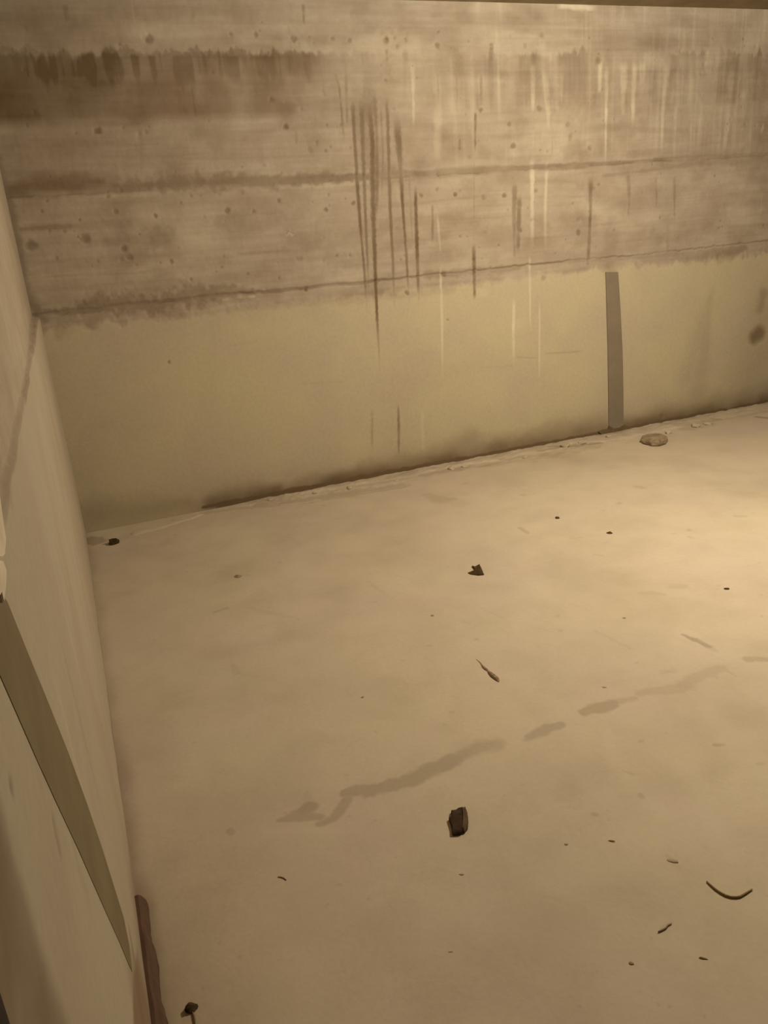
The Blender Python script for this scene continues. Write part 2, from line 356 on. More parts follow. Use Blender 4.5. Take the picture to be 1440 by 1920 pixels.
# dark drips
drips = [([(660,155),(664,250),(672,375),(677,440),(684,520),(688,598)],[9,6,6,5,5,3],.75),([(676,150),(680,260),(685,400),(690,520),(693,590)],[14,8,5,5,3],.65),
 ([(690,120),(690,180),(694,260)],[16,30,8],.5),([(686,140),(698,260),(699,330),(700,400),(704,520),(706,590),(710,660),(712,715)],[12,9,10,9,6,5,3,2],.8),
 ([(700,150),(706,250),(707,330),(705,420)],[10,6,7,6],.6),([(713,190),(718,290),(716,380)],[4,4,3],.4),([(722,150),(727,230),(730,330),(732,400),(737,500),(739,592)],[6,6,6,6,5,3],.68),
 ([(742,205),(746,250),(752,330),(756,400),(762,480),(767,575)],[10,12,8,5,5,3],.7),([(779,340),(780,400),(782,470),(785,575)],[5,6,7,4],.85),([(811,380),(811,430),(811,462)],[4,5,6],.55),
 ([(891,205),(891,290)],[5,4],.6),([(889,290),(889,400),(888,452)],[3,2,3],.35),([(888,452),(889,500),(889,568)],[7,7,4],.8),([(966,335),(964,400),(965,500)],[10,8,5],.5),
 ([(974,360),(973,400),(971,490)],[8,9,6],.55),([(1108,325),(1107,400),(1103,480),(1101,515)],[10,6,7,4],.65),([(862,258),(862,285)],[4,5],.5),([(902,135),(902,205)],[4,7],.45),
 ([(921,78),(921,122)],[7,9],.6),([(855,105),(857,180),(855,205)],[3,3,3],.4),([(1178,318),(1180,370),(1178,416)],[10,6,5],.4),([(1230,330),(1232,395)],[4,4],.35),([(1265,325),(1265,430)],[5,3],.35),
 ([(1252,400),(1252,500)],[10,5],.3),([(605,135),(606,170),(611,182),(617,183)],[5,4,5,4],.5),([(625,125),(636,165),(643,240),(645,272)],[6,5,4,3],.5),([(648,125),(650,200),(651,250)],[6,5,3],.45),
 ([(746,755),(747,800),(747,862)],[3,5,3],.6),([(697,765),(697,850)],[5,4],.25),([(262,240),(264,300),(266,340)],[8,5,3],.25),([(172,90),(172,140),(172,215)],[10,14,6],.35),([(68,85),(70,130)],[10,4],.5),
 ([(60,110),(62,220)],[26,14],.3),([(175,120),(165,215)],[26,16],.35),([(555,230),(556,275)],[4,3],.3),([(568,5),(570,50)],[5,3],.4),([(120,5),(125,45)],[9,5],.45),([(360,10),(362,40)],[8,4],.25),
 ([(724,90),(727,120)],[6,4],.4),([(760,85),(757,200)],[10,7],.25),([(820,130),(822,200)],[4,3],.3),([(1075,170),(1065,200)],[16,10],.35),([(1150,150),(1150,230)],[16,8],.2),([(1000,110),(1000,118)],[5,5],.4),
 ([(1060,95),(1062,125)],[5,3],.4),([(1080,95),(1081,120)],[4,3],.45),([(1092,95),(1093,122)],[4,3],.4),([(1035,220),(1036,300)],[3,2],.2),([(765,300),(775,480)],[3,3],.3),([(752,400),(750,470)],[26,30],.25),([(706,375),(700,405)],[8,9],.5)]
for i, (pts, wd, s) in enumerate(drips):
    wstroke(pts, [q*1.05 for q in wd], s=s, soft=.6, rough=.4, fade=(.14, .25), nscale=70, relief=-.0004, seed=i+3, vary=.45)
lights_ = [([(825,480),(828,600),(829,720)],[4,5,3],.5),([(963,555),(962,620),(963,690)],[5,6,4],.7),([(993,470),(993,560),(994,625)],[5,4,3],.55),([(1011,560),(1011,640),(1010,720)],[4,4,3],.5),
 ([(1000,110),(999,180),(999,222)],[10,7,5],.75),([(998,285),(998,400),(998,478)],[9,7,6],.6),([(1020,120),(1027,200),(1030,270)],[12,9,6],.5),([(1026,290),(1022,400),(1023,480)],[6,6,6],.5),
 ([(1055,100),(1053,160),(1053,215)],[10,6,4],.4),([(1126,110),(1124,180)],[8,6],.7),([(1138,112),(1136,220),(1135,330)],[8,5,3],.75),([(1170,110),(1168,230)],[14,6],.45),([(1192,110),(1187,190),(1186,245)],[10,8,4],.6),
 ([(1205,110),(1203,190)],[12,6],.4),([(1253,105),(1246,170),(1243,210),(1240,300)],[14,9,6,5],.6),([(1372,110),(1364,230),(1354,310)],[16,9,6],.5),([(1395,160),(1393,230)],[10,6],.35),([(773,105),(774,160),(776,250)],[10,6,4],.5),
 ([(818,110),(821,200),(820,320)],[26,16,9],.32),([(735,100),(745,160)],[28,12],.35),([(790,760),(793,862)],[8,6],.25),([(968,600),(975,620)],[30,20],.12),([(820,400),(826,480)],[4,4],.35),([(980,240),(1060,250),(1100,290)],[60,80,40],.28),
 ([(900,90),(1000,95),(1060,90)],[10,22,12],.35),([(640,100),(700,95),(740,88),(860,98)],[30,46,40,14],.3),([(480,78),(560,88),(640,88)],[10,16,14],.28),([(250,95),(270,98)],[10,12],.25),([(1040,10),(1090,13),(1125,16)],[7,9,6],.8),
 ([(730,300),(760,420)],[10,8],.15),([(880,320),(1000,430)],[60,60],.12),([(1427,240),(1432,242)],[12,12],.55),([(905,540),(905,560)],[26,14],.2),([(1180,110),(1300,110),(1440,105)],[16,22,22],.25),([(600,320),(1000,320)],[10,10],.1)]
for i, (pts, wd, s) in enumerate(lights_):
    wstroke(pts, wd, name='light', s=s, soft=.65, rough=.4, fade=(.18, .28), nscale=50, relief=.0006, seed=i+90, vary=.4)
# streaks crossing the lining, smudge over the strip, dark spots and soft bands at the right
wstroke([(1145, 420), (1143, 470), (1146, 512)], [22, 30, 26], s=.22, soft=.8, rough=.6)
wstroke([(1414, 632), (1424, 624)], [24, 26], s=.8, soft=.75, rough=.3, relief=-.004)
wstroke([(1430, 552), (1424, 582)], [20, 16], s=.42, soft=.9, rough=.4)
wstroke([(1330, 560), (1318, 660), (1305, 760)], [12, 26, 44], s=.16, soft=1.0, rough=.4, nscale=10)
wstroke([(1400, 640), (1400, 720)], [60, 90], s=.10, soft=1.0, rough=.4, nscale=10)
for x, y, a, b in ((430, 648, 480, 640), (150, 600, 250, 596), (560, 720, 640, 716), (900, 690, 960, 686)): wstroke([(x, y), (a, b)], 4, s=.08, soft=1, rough=.8)
wstroke([(85, 590), (120, 600), (110, 630)], [22, 30, 12], s=.22, soft=1, rough=.6)
# dirt along the foot of the wall
footx = X
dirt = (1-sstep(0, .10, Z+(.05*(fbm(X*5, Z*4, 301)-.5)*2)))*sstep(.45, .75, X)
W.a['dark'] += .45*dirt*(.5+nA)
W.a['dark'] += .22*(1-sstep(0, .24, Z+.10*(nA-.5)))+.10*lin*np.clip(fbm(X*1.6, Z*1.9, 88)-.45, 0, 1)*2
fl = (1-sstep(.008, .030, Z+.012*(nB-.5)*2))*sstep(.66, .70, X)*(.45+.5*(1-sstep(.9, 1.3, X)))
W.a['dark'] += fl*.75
W.a['dark'] = np.clip(W.a['dark'], 0, 1); W.a['light'] = np.clip(W.a['light'], 0, 1); W.a['rust'] = np.clip(W.a['rust'], 0, 1)
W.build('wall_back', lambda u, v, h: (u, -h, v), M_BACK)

# ------------------------------------------------------------------ left wall
Lw = Sheet(axis_grid((-ROOM_D, -4.1, .05), (-4.1, 0, .006)), axis_grid((-.02, .6, .006), (.6, 1.2, .004), (1.2, ROOM_H, .02)))
for k in ('dark', 'light', 'rust', 'lining'): Lw.layer(k)
Y, Z2 = Lw.u, Lw.v
nl = fbm(Y*9, Z2*9, 11); nl2 = fbm(Y*3, Z2*3, 14)
lz = H_LINING+(fbm(Y*8, Y*0, 15)-.5)*.014
low = 1-sstep(-.003, .004, Z2-lz)
Lw.a['lining'][:] = low
Lw.h += -(.007+(RECESS-.007)*sstep(-2.4, -.2, Y))*(1-low) + low*(.003*(nl-.5)+.005*(nl2-.5))*sstep(-2.9, -2.3, Y) 
Lw.a['dark'] += (1-sstep(.003, .009, abs(Z2-lz+.004)))*(.25+.5*nl)*.8*sstep(-3.4, -3.2, Y)
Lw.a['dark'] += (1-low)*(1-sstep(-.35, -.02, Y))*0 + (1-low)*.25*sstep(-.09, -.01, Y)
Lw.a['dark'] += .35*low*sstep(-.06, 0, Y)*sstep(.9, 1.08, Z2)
def lp(x, y): p = at(x, y, 0); return (p[1], p[2])
def lstroke(pts, px, **k):
    P = [lp(*p) for p in pts]; q = px if hasattr(px, '__len__') else [px]*len(pts)
    Lw.stroke(P, [a for a in q], **k)
edge_y = -3.650+.03*(fbm(Z2*9, Z2*0, 19)-.5)
Lw.a['dark'] += (1-sstep(-.02, .012, Y-edge_y))*(.42+.6*nl*sstep(-.01, .05, edge_y-Y))
foot_z = np.interp(Y, [-3.6, -3.25, -3.13, -2.95, -2.77], [.52, .354, .30, .17, .07])+.012*(nl-.5)
Lw.a['rust'] += (1-sstep(-.012, .012, Z2-foot_z))*(1-sstep(-3.05, -2.75, Y))*(.62+.3*nl)
Lw.stroke([lp(243, 1745), lp(252, 1800), lp(262, 1860), lp(268, 1925)], [.01, .03, .06, .09], name='rust', s=.62, soft=.9, rough=.4, nscale=12)
for pts, wd, s in (([lp(15, 1700), lp(30, 1800), lp(45, 1915)], .045, .6), ([lp(50, 1790), lp(70, 1900)], .035, .5), ([lp(0, 1640), lp(10, 1700)], .03, .45),
                   ([lp(102, 1545), lp(112, 1595)], .008, .35), ([lp(22, 1474)], .006, .6), ([lp(66, 1790), lp(80, 1860)], .010, .3)):
    Lw.stroke(pts, wd, s=s, soft=.9, rough=.7, nscale=30, relief=-.001)
Lw.stroke([lp(2, 790), lp(10, 870), lp(16, 920)], .02, s=.25, soft=.8, rough=.8)
Lw.stroke([(-3.2, .06), (-2.72, .03), (-2.5, .01), (-1.2, .0)], [.12, .06, .02, .015], name='rust', s=.45, soft=1, rough=.7)
Lw.stroke([(-2.3, .012), (-.1, .0)], [.012, .02], s=.3, soft=1, rough=.8)
for i in range(16):
    y = -3.4+i*.21; Lw.stroke([(y, 1.02-.3*vnoise(i*.9, 2)), (y+.02, .25+.5*vnoise(i*.7, 5))], .012, name=('light' if i % 2 else 'dark'), s=.12, soft=1, rough=.7, fade=(.2, .3), seed=i)
for k in Lw.a: Lw.a[k] = np.clip(Lw.a[k], 0, 1)
Lw.build('wall_left', lambda u, v, h: (h, u, v), M_LEFT)

# ------------------------------------------------------------------ floor
F = Sheet(axis_grid((-RECESS, 1.5, .0036), (1.5, 4.9, .007), (4.9, ROOM_W, .06)), axis_grid((-ROOM_D, -3.6, .05), (-3.6, -2.2, .0036), (-2.2, -.12, .007), (-.12, .0, .004)))
for k in ('dark', 'light', 'rust'): F.layer(k)
FX, FY = F.u, F.v
f1 = fbm(FX*1.3, FY*1.3, 2); f2 = fbm(FX*8, FY*8, 6); f3 = fbm(FX*30, FY*30, 8)
F.h += .004*(fbm(FX*1.1, FY*1.1, 1)-.5) + .0016*(f2-.5)
def fp(x, y): p = at(x, y, 2); return (p[0], p[1])
def fstroke(pts, px, **k):
    q = px if hasattr(px, '__len__') else [px]*len(pts)
    P = [fp(*p) for p in pts]; wd = []
    for p, a in zip(pts, q):
        c0 = np.array(fp(*p)); c1 = np.array(fp(p[0], p[1]-1)); c2 = np.array(fp(p[0]+1, p[1]))
        wd.append(a*.5*(abs(np.linalg.norm(c1-c0))*np.linalg.norm(c2-c0))**.5)
    F.stroke(P, wd, **k)
# mortar skirt along the back wall: a rough raised ledge
sk_w = np.interp(FX, [.7, .93, 1.38, 1.62, 2.16, 2.48, 2.98, 3.3, 3.76, 4.6], [.04, .085, .11, .18, .19, .25, .24, .16, .15, .11])+.03*(fbm(FX*5, FX*0, 61)-.5)*2+.03*(fbm(FX*16, FY*9, 62)-.5)*2
sk = (1-sstep(-.012, .012, -FY-sk_w))*sstep(.72, 1.0, FX)
F.h += sk*(.006+.012*(fbm(FX*22, FY*22, 63)-.4))*(1-.6*sstep(.0, .2, -FY))
F.a['dark'] += sk*(.05+.42*np.clip(fbm(FX*9, FY*22, 65)-.45, 0, 1)*2.2)
F.a['light'] += sk*.9*np.clip(fbm(FX*12, FY*26, 67)-.5, 0, 1)*2
eb = (1-sstep(.0, .012, abs(-FY-sk_w)))*sstep(.9, 1.3, FX)*(fbm(FX*7, FX*0, 68) > .5)
F.a['dark'] += .16*eb
F.a['dark'] += .22*np.clip(fbm(FX*2.2, FY*2.2, 33)-.46, 0, 1)*2 + .16*np.clip(fbm(FX*5.5, FY*5.5, 37)-.48, 0, 1)*2 + .06*np.clip(f2-.55, 0, 1)*3
F.a['light'] += .35*np.clip(fbm(FX*2.6, FY*3.4, 35)-.52, 0, 1)*2
for i, (pts, wd, q, nm) in enumerate([([(480,948),(560,938),(650,925),(750,910)],[8,16,20,16],.30,'dark'),([(560,946),(640,932),(760,912)],[2.5,3,3],.35,'dark'),([(600,925),(700,908),(780,895)],[5,8,5],.22,'dark'),([(540,930),(600,920),(680,906)],[7,7,6],.5,'light'),
      ([(790,892),(830,884),(880,875)],[8,12,7],.35,'dark'),([(800,886),(870,872),(930,864)],[5,7,4],.6,'light'),([(905,872),(960,864),(1010,858)],[10,14,8],.20,'dark'),([(950,858),(1000,850),(1050,842)],[9,12,7],.7,'light'),
      ([(1010,848),(1050,840),(1100,834)],[6,9,6],.45,'dark'),([(1120,828),(1160,822),(1200,815)],[9,12,8],.6,'light'),([(1230,808),(1275,796),(1300,790)],[9,14,9],.5,'light'),([(1290,803),(1310,798),(1330,795)],[16,18,12],.22,'dark'),
      ([(1320,790),(1345,786)],[10,8],.4,'dark'),([(740,880),(850,862),(960,842)],[5,5,5],.4,'light'),([(380,962),(450,952),(520,948)],[7,9,6],.22,'dark'),([(1360,785),(1440,770)],[8,8],.2,'dark'),([(255,1000),(300,990),(375,966)],[7,6,6],.5,'light')]):
    fstroke(pts, wd, name=nm, s=q, soft=.5, rough=.9, nscale=28, relief=(.004 if nm == 'light' else -.002), seed=i+300)
fstroke([(1030, 838), (1080, 836), (1125, 831)], [4, 9, 5], s=.6, soft=.6, rough=.7, relief=-.004)
fstroke([(1040, 828), (1075, 824), (1110, 822)], [5, 7, 4], name='light', s=.7, rough=.6)
fstroke([(1120, 818), (1150, 812), (1180, 806)], [5, 12, 6], s=.55, soft=.7, rough=.6)
fstroke([(1270, 800), (1300, 795), (1340, 789)], [10, 12, 6], s=.35, soft=.7, rough=.8)
# traces of the removed partition
tr = [([(1236,1748),(1246,1740),(1260,1728)],[7,14,3],.22),([(1250,1605),(1264,1616),(1274,1630)],[8,14,8],.2),([(522,1538),(560,1530),(600,1532)],[10,30,14],.36),([(566,1520),(580,1512)],[22,26],.42),([(575,1488),(580,1512)],[14,18],.15),([(600,1545),(625,1535),(650,1500)],[14,20,18],.34),
 ([(645,1488),(665,1482),(690,1480)],[16,26,22],.40),([(690,1487),(760,1465),(850,1425)],[26,32,30],.40),([(866,1416),(900,1402),(928,1396)],[24,32,28],.30),([(990,1382),(1015,1370),(1050,1360)],[12,24,16],.35),
 ([(985,1388),(1010,1380)],[8,12],.25),([(1095,1335),(1125,1327),(1150,1320)],[18,28,20],.40),([(1150,1318),(1190,1310)],[16,14],.25),([(1200,1300),(1240,1295),(1290,1288)],[18,24,26],.24),([(1280,1285),(1310,1270),(1352,1253)],[26,26,20],.28),
 ([(1358,1255),(1380,1268)],[5,5],.3),([(1402,1236),(1445,1237)],[16,14],.40),([(1280,1190),(1310,1203),(1330,1213)],[6,9,7],.5),([(1330,1213),(1345,1222)],[12,6],.2),([(1115,1183),(1150,1200),(1182,1216)],[4,5,4],.22),
 ([(1200,1112),(1225,1113),(1245,1115)],[10,18,8],.24),([(1262,1100),(1278,1100)],[14,14],.20),([(800,928),(830,938),(850,936)],[14,24,12],.26),([(780,930),(870,925)],[20,20],.10),([(402,1148),(425,1140)],[5,6],.32),
 ([(445,1134),(500,1148),(560,1160)],[6,8,5],.12),([(450,1078),(470,1078)],[10,5],.25),([(1100,850),(1160,858),(1200,872)],[12,14,10],.12),([(975,990),(990,1000)],[6,5],.3),([(1070,1010),(1090,1008)],[3,3],.25),
 ([(1195,912),(1205,915)],[8,8],.22),([(1380,968),(1395,968)],[8,8],.2),([(1115,1040),(1130,1042)],[7,5],.2),([(868,1166),(880,1168)],[8,8],.15),([(1240,1260),(1262,1258)],[12,12],.2),([(1168,1445),(1188,1452)],[4,5],.25),
 ([(1340,1397),(1356,1397)],[7,6],.35),([(1420,1433),(1432,1432)],[9,9],.25),([(1200,1490),(1204,1495)],[9,9],.3),([(1112,1527),(1118,1528)],[8,8],.3),([(430,1558),(434,1562)],[12,12],.35),([(437,1248),(445,1262)],[10,12],.2),
 ([(1080,1697),(1095,1700)],[20,20],.15),([(970,1700),(1010,1680)],[14,10],.14),([(990,1740),(1020,1735)],[20,18],.15),([(172,1012),(180,1016)],[20,20],.5),([(60,0+1100),(60,1101)],[1,1],.0),([(1130,1440),(1160,1460)],[10,5],.12),
 ([(1420,782),(1440,784)],[6,7],.5),([(1215,790),(1225,788)],[5,5],.3),([(560,1640),(700,1760)],[60,80],.07),([(740,1720),(760,1800)],[80,70],.08)]
for i, (pts, wd, s) in enumerate(tr): fstroke(pts, wd, s=s, soft=.35 if s > .3 else .6, rough=.45, nscale=42, seed=i+5)
# footprints and dust arcs
for i, (pts, wd, s) in enumerate([([(1140,1370),(1150,1420),(1190,1480),(1250,1530)],[14,24,26,20],.3),([(1240,1420),(1290,1450),(1330,1520),(1360,1600)],[20,30,34,30],.28),([(1330,1330),(1400,1400),(1440,1460)],[30,50,50],.3),
      ([(500,1560),(560,1555),(640,1560)],[10,14,8],.3),([(900,1080),(1050,1120),(1200,1140)],[20,30,20],.22),([(860,1420),(940,1392)],[4,4],.0),([(200,1040),(260,1000),(380,962)],[8,8,8],.3),([(1180,1170),(1300,1190),(1440,1260)],[16,40,40],.25),([(870,1424),(905,1412),(935,1400)],[3,4,3],.3)]):
    fstroke(pts, wd, name='light', s=s, soft=.8, rough=.7, seed=i+60)
for i in range(34):                                              # broom scratches
    r = random.Random(i); x, y = r.uniform(620, 1350), r.uniform(1040, 1230)
    fstroke([(x, y), (x+r.uniform(50, 110), y+r.uniform(22, 52))], r.uniform(3, 7), name='light' if i % 2 else 'dark', s=r.uniform(.05, .14), soft=1, rough=.7, fade=(.3, .3), seed=i)
for i in range(150):                                             # specks of grit pressed into the screed
    r = random.Random(i+500); x, y = r.uniform(300, 1430), r.uniform(900, 1910)
    fstroke([(x, y), (x+r.uniform(-5, 5), y+r.uniform(-2, 2))], r.uniform(2.5, 6), s=r.uniform(.1, .3), soft=.8, seed=i)
# grime along the left wall
gr = (1-sstep(0, .05, FX+.03*(fbm(FX*8, FY*6, 81)-.5)*2))
F.a['dark'] += gr*.22
F.a['rust'] += gr*.5*(1-sstep(-2.75, -1.6, FY))
F.a['rust'] += .28*(1-sstep(.02, .30, FX+.12*(f1-.5)*2))*(1-sstep(-3.1, -2.5, FY))
for k in F.a: F.a[k] = np.clip(F.a[k], 0, 1)
F.build('floor', lambda u, v, h: (u, v, h), M_FLOOR)
def floor_z(x, y):
    i = min(max(np.searchsorted(F.U, x), 0), len(F.U)-1); j = min(max(np.searchsorted(F.V, y), 0), len(F.V)-1)
    return float(F.h[i, j])

# ------------------------------------------------------------------ ceiling and unseen walls
def box_obj(name, lo_, hi, mat, bev=0):
    bm = bmesh.new(); bmesh.ops.create_cube(bm, size=1)
    for v in bm.verts:
        v.co = Vector([(lo_[k]+hi[k])/2+v.co[k]*(hi[k]-lo_[k]) for k in range(3)])
    if bev: bmesh.ops.bevel(bm, geom=bm.edges[:], offset=bev, segments=2, affect='EDGES')
    me = bpy.data.meshes.new(name); bm.to_mesh(me); bm.free(); return link(name, me, mat)
structure(box_obj('ceiling', (-.2, -ROOM_D-.1, ROOM_H), (ROOM_W+.1, .15, ROOM_H+.15), M_CEIL))
structure(box_obj('wall_right', (ROOM_W, -ROOM_D, 0), (ROOM_W+.1, 0, ROOM_H), M_PLAIN))
structure(box_obj('wall_front', (-.03, -ROOM_D-.1, 0), (ROOM_W, -ROOM_D, ROOM_H), M_PLAIN))

# ------------------------------------------------------------------ wall strips (outline in the wall plane, real thickness)
def slab(name, pts, nrm, thick, mat, parent=None, bev=.0015, sub=0):
    """pts: outline corners on the surface; nrm: direction it stands out"""
    bm = bmesh.new(); n = Vector(nrm)
    a = [bm.verts.new(Vector(p)) for p in pts]; b = [bm.verts.new(Vector(p)+n*thick) for p in pts]
    bm.faces.new(b); bm.faces.new(a[::-1])
    for i in range(len(pts)):
        j = (i+1) % len(pts); bm.faces.new((a[i], a[j], b[j], b[i]))
    bmesh.ops.recalc_face_normals(bm, faces=bm.faces)
    if bev: bmesh.ops.bevel(bm, geom=[e for e in bm.edges], offset=bev, segments=2, affect='EDGES', clamp_overlap=True)
    me = bpy.data.meshes.new(name); bm.to_mesh(me); bm.free(); return link(name, me, mat, parent)
def empty(name, loc):
    o = bpy.data.objects.new(name, None); o.location = loc; o.empty_display_size = .05; C.collection.objects.link(o); return o
def reparent(o, root):
    o.parent = root; o.matrix_parent_inverse = Matrix.Translation(-Vector(root.location)); return o
bs = [(1134, 510), (1136, 580), (1138, 650), (1139, 720), (1140, 806), (1168, 802), (1167.5, 740), (1166, 660), (1162, 580), (1157.5, 510)]
P = [at(x, y, 1) for x, y in bs]
root = empty('wall_strip', (P[4][0]+.05, -.003, 0))
reparent(slab('strip_panel', [(p[0], .004, max(p[2], .008)) for p in P], (0, -1, 0), .014, M_STRIP), root)
ft = [at(x, y, 1) for x, y in [(1120, 809), (1127, 806), (1138, 804), (1140, 798), (1150, 803), (1160, 801), (1168, 796), (1176, 799), (1181, 802), (1178, 808), (1150, 812), (1126, 815)]]
reparent(slab('dirt_foot', [(p[0], .004, max(p[2], .003)) for p in ft], (0, -1, 0), .02, M_DARKFOOT), root)
tag(root, 'narrow upright grey strip on the back wall, from the rough board marks down to the floor', 'wall strip')
ls = [(-14, 1090), (14, 1128), (53, 1225), (92, 1320), (128, 1410), (161, 1500), (190, 1585), (215, 1665), (232, 1720), (243, 1775), (248, 1822), (242, 1809), (225, 1768), (190, 1690), (147, 1592), (104, 1500), (70, 1425), (35, 1345), (3, 1272), (-20, 1222)]
P = [at(x, y, 0, .0006) for x, y in ls]
sl_ = slab('wall_strip', [(-.004, p[1], p[2]) for p in P], (1, 0, 0), .0046, M_STRIP2, bev=.0001)
tag(sl_, 'wide dark olive-grey strip slanting down the left wall and tapering to its lower end', 'wall strip')

# ------------------------------------------------------------------ worn batten at the foot of the left wall
bm = bmesh.new(); ys = np.linspace(-3.30, -2.655, 60); rings = []
for i, y in enumerate(ys):
    n1 = mnoise.noise(Vector((y*9, 0, 3)))*.007; n2 = mnoise.noise(Vector((y*14, 5, 3)))*.006+mnoise.noise(Vector((y*40, 5, 3)))*.003
    t = (y+3.30)/.645
    hgt = .060-.022*t+n1; wdt = .016+n2+.006*(1-t)
    if i == len(ys)-1: hgt *= .8
    rings.append([bm.verts.new(v) for v in ((-.006, y, -.004), (wdt+.005, y, -.004), (wdt+.003, y, hgt*.35), (wdt*.7, y, hgt*.85), (wdt*.4, y, hgt), (-.006, y, hgt))])
for a, b in zip(rings, rings[1:]):
    for k in range(6): bm.faces.new((a[k], a[(k+1) % 6], b[(k+1) % 6], b[k]))
bm.faces.new(rings[0]); bm.faces.new(rings[-1][::-1]); bmesh.ops.recalc_face_normals(bm, faces=bm.faces)
me = bpy.data.meshes.new('timber_batten'); bm.to_mesh(me); bm.free()
tag(link('timber_batten', me, M_BATTEN), 'worn reddish brown batten lying along the foot of the left wall, bottom left', 'batten')

# ------------------------------------------------------------------ loose things on the floor
def lump(name, size, mat, seed, cuts=7, sub=4, rough=.12, flat=0.0):
    bm = bmesh.new(); bmesh.ops.create_icosphere(bm, subdivisions=sub, radius=1)
    r = random.Random(seed); pl = []
    for _ in range(cuts):
        n = Vector((r.uniform(-1, 1), r.uniform(-1, 1), r.uniform(-.4, 1))).normalized(); pl.append((n, r.uniform(.55, .85)))
    for v in bm.verts:
        for n, d in pl:
            k = v.co.dot(n)
            if k > d: v.co -= n*(k-d)
        v.co *= 1+rough*mnoise.fractal(v.co*2.2+Vector((seed*3.1, 0, 0)), 1.0, 2.0, 4)
        v.co.z = max(v.co.z, -.55)
    zm = min(v.co.z for v in bm.verts)
    for v in bm.verts:
        v.co = Vector((v.co.x*size[0]*.5, v.co.y*size[1]*.5, (v.co.z-zm)/(1-zm)*size[2]))
    me = bpy.data.meshes.new(name); bm.to_mesh(me); bm.free(); return me
def put(name, me, mat, px, py, rz, label, cat, group=None, sink=.001):
    x, y = fp(px, py)
    o = link(name, me, mat); o.location = (x, y, floor_z(x, y)-sink); o.rotation_euler = (0, 0, rz)
    return tag(o, label, cat, group)
def facing(px, py):
    x, y = fp(px, py); return math.atan2(y-CAM[1], x-CAM[0])-math.pi/2

def piece(name, pxs, h, mat, label, cat, seed=0, tilt=(0, 0), top=.88, rough=.0014, group=None):
    """a broken piece lying on the floor: its outline, a chipped flank and an uneven top"""
    c = np.mean(pxs, axis=0); cx, cy = fp(*c); base = [at(x, y, 2, h*.45) for x, y in pxs]
    ox, oy = np.mean([p[0] for p in base]), np.mean([p[1] for p in base]); oz = floor_z(ox, oy)
    bm = bmesh.new(); rings = []; n = len(base)
    for t, sc in ((0, .94), (.25, 1.0), (.6, 1.0), (.88, .5+.5*top), (1.0, top)):
        rings.append([bm.verts.new(((p[0]-ox)*sc, (p[1]-oy)*sc, max(0, h*t*(1+tilt[0]*(p[0]-ox)+tilt[1]*(p[1]-oy))))) for p in base])
    for a, b in zip(rings, rings[1:]):
        for k in range(n): bm.faces.new((a[k], a[(k+1) % n], b[(k+1) % n], b[k]))
    bm.faces.new(rings[0]); bm.faces.new(rings[-1][::-1]); bmesh.ops.recalc_face_normals(bm, faces=bm.faces)
    bmesh.ops.triangulate(bm, faces=bm.faces[:]); bmesh.ops.subdivide_edges(bm, edges=bm.edges[:], cuts=2, use_grid_fill=True)
    for v in bm.verts:
        z = v.co.z; v.co += mnoise.noise_vector(v.co*80+Vector((seed, 0, 0)))*rough
        v.co.z = 0 if z < 1e-5 else max(0, v.co.z)
    me = bpy.data.meshes.new(name); bm.to_mesh(me); bm.free()
    o = link(name, me, mat); o.location = (ox, oy, oz-.001); return tag(o, label, cat, group)
# the broken clay shard, shade painted as dark body, lit side as paler piece
sh_ = piece('clay_shard', [(841, 1535), (847, 1531), (846, 1521), (855, 1519.5), (860, 1515.5), (868, 1514), (871, 1525), (872, 1540), (870, 1554), (866, 1562), (860, 1564.5), (848, 1565), (846, 1550)], .011, M_SHARD_SHADE,
      'jagged brown shard, shaded side painted dark, lying on the floor below the faint dust trace, largest dark piece', 'shard', 3, top=.86)
le_ = piece('lit_edge', [(866, 1514.5), (873, 1514), (876.5, 1525), (878.5, 1540), (877, 1553), (871, 1560), (866, 1557), (867, 1545), (868, 1530)], .0135, M_SHARD_LIT, '', 'x', 4, top=.7)
del le_['category']; le_['label'] = 'paler edge, lit side painted in'
le_.parent = sh_; le_.matrix_parent_inverse = Matrix.Translation(-Vector(sh_.location))
# flat stone by the back wall
piece('flat_stone', [(1200, 825), (1204, 817), (1213, 813), (1226, 811.5), (1238, 813), (1246, 819), (1252, 824), (1249, 829), (1236, 833), (1222, 833), (1208, 829)], .034, M_STONE,
      'flat grey-brown stone lying near the foot of the upright grey strip', 'stone', 5, tilt=(0, -4), top=.72, rough=.006)
put('mortar_lump', lump('mortar_lump', (.046, .04, .022), M_MORTAR, 8), M_MORTAR, 1253, 813, .4, 'small round mortar lump between the flat stone and the back wall', 'lump')
# bark chip in the middle of the floor
piece('bark_chip', [(877, 1073), (890, 1070), (889, 1066), (885, 1061), (891, 1063), (899, 1059), (903, 1067), (907.5, 1077), (898, 1078), (882, 1076)], .008, M_BROWN,
      'pointed dark brown chip in the middle of the floor, above the wood splinter', 'chip', 9, tilt=(12, 0), top=.8, rough=.001)
put('pebble', lump('pebble', (.062, .045, .034), M_BROWN, 33, 8), M_BROWN, 214, 1019, facing(214, 1019)+.5, 'dark brown pebble on the floor near the far left corner of the room', 'pebble')
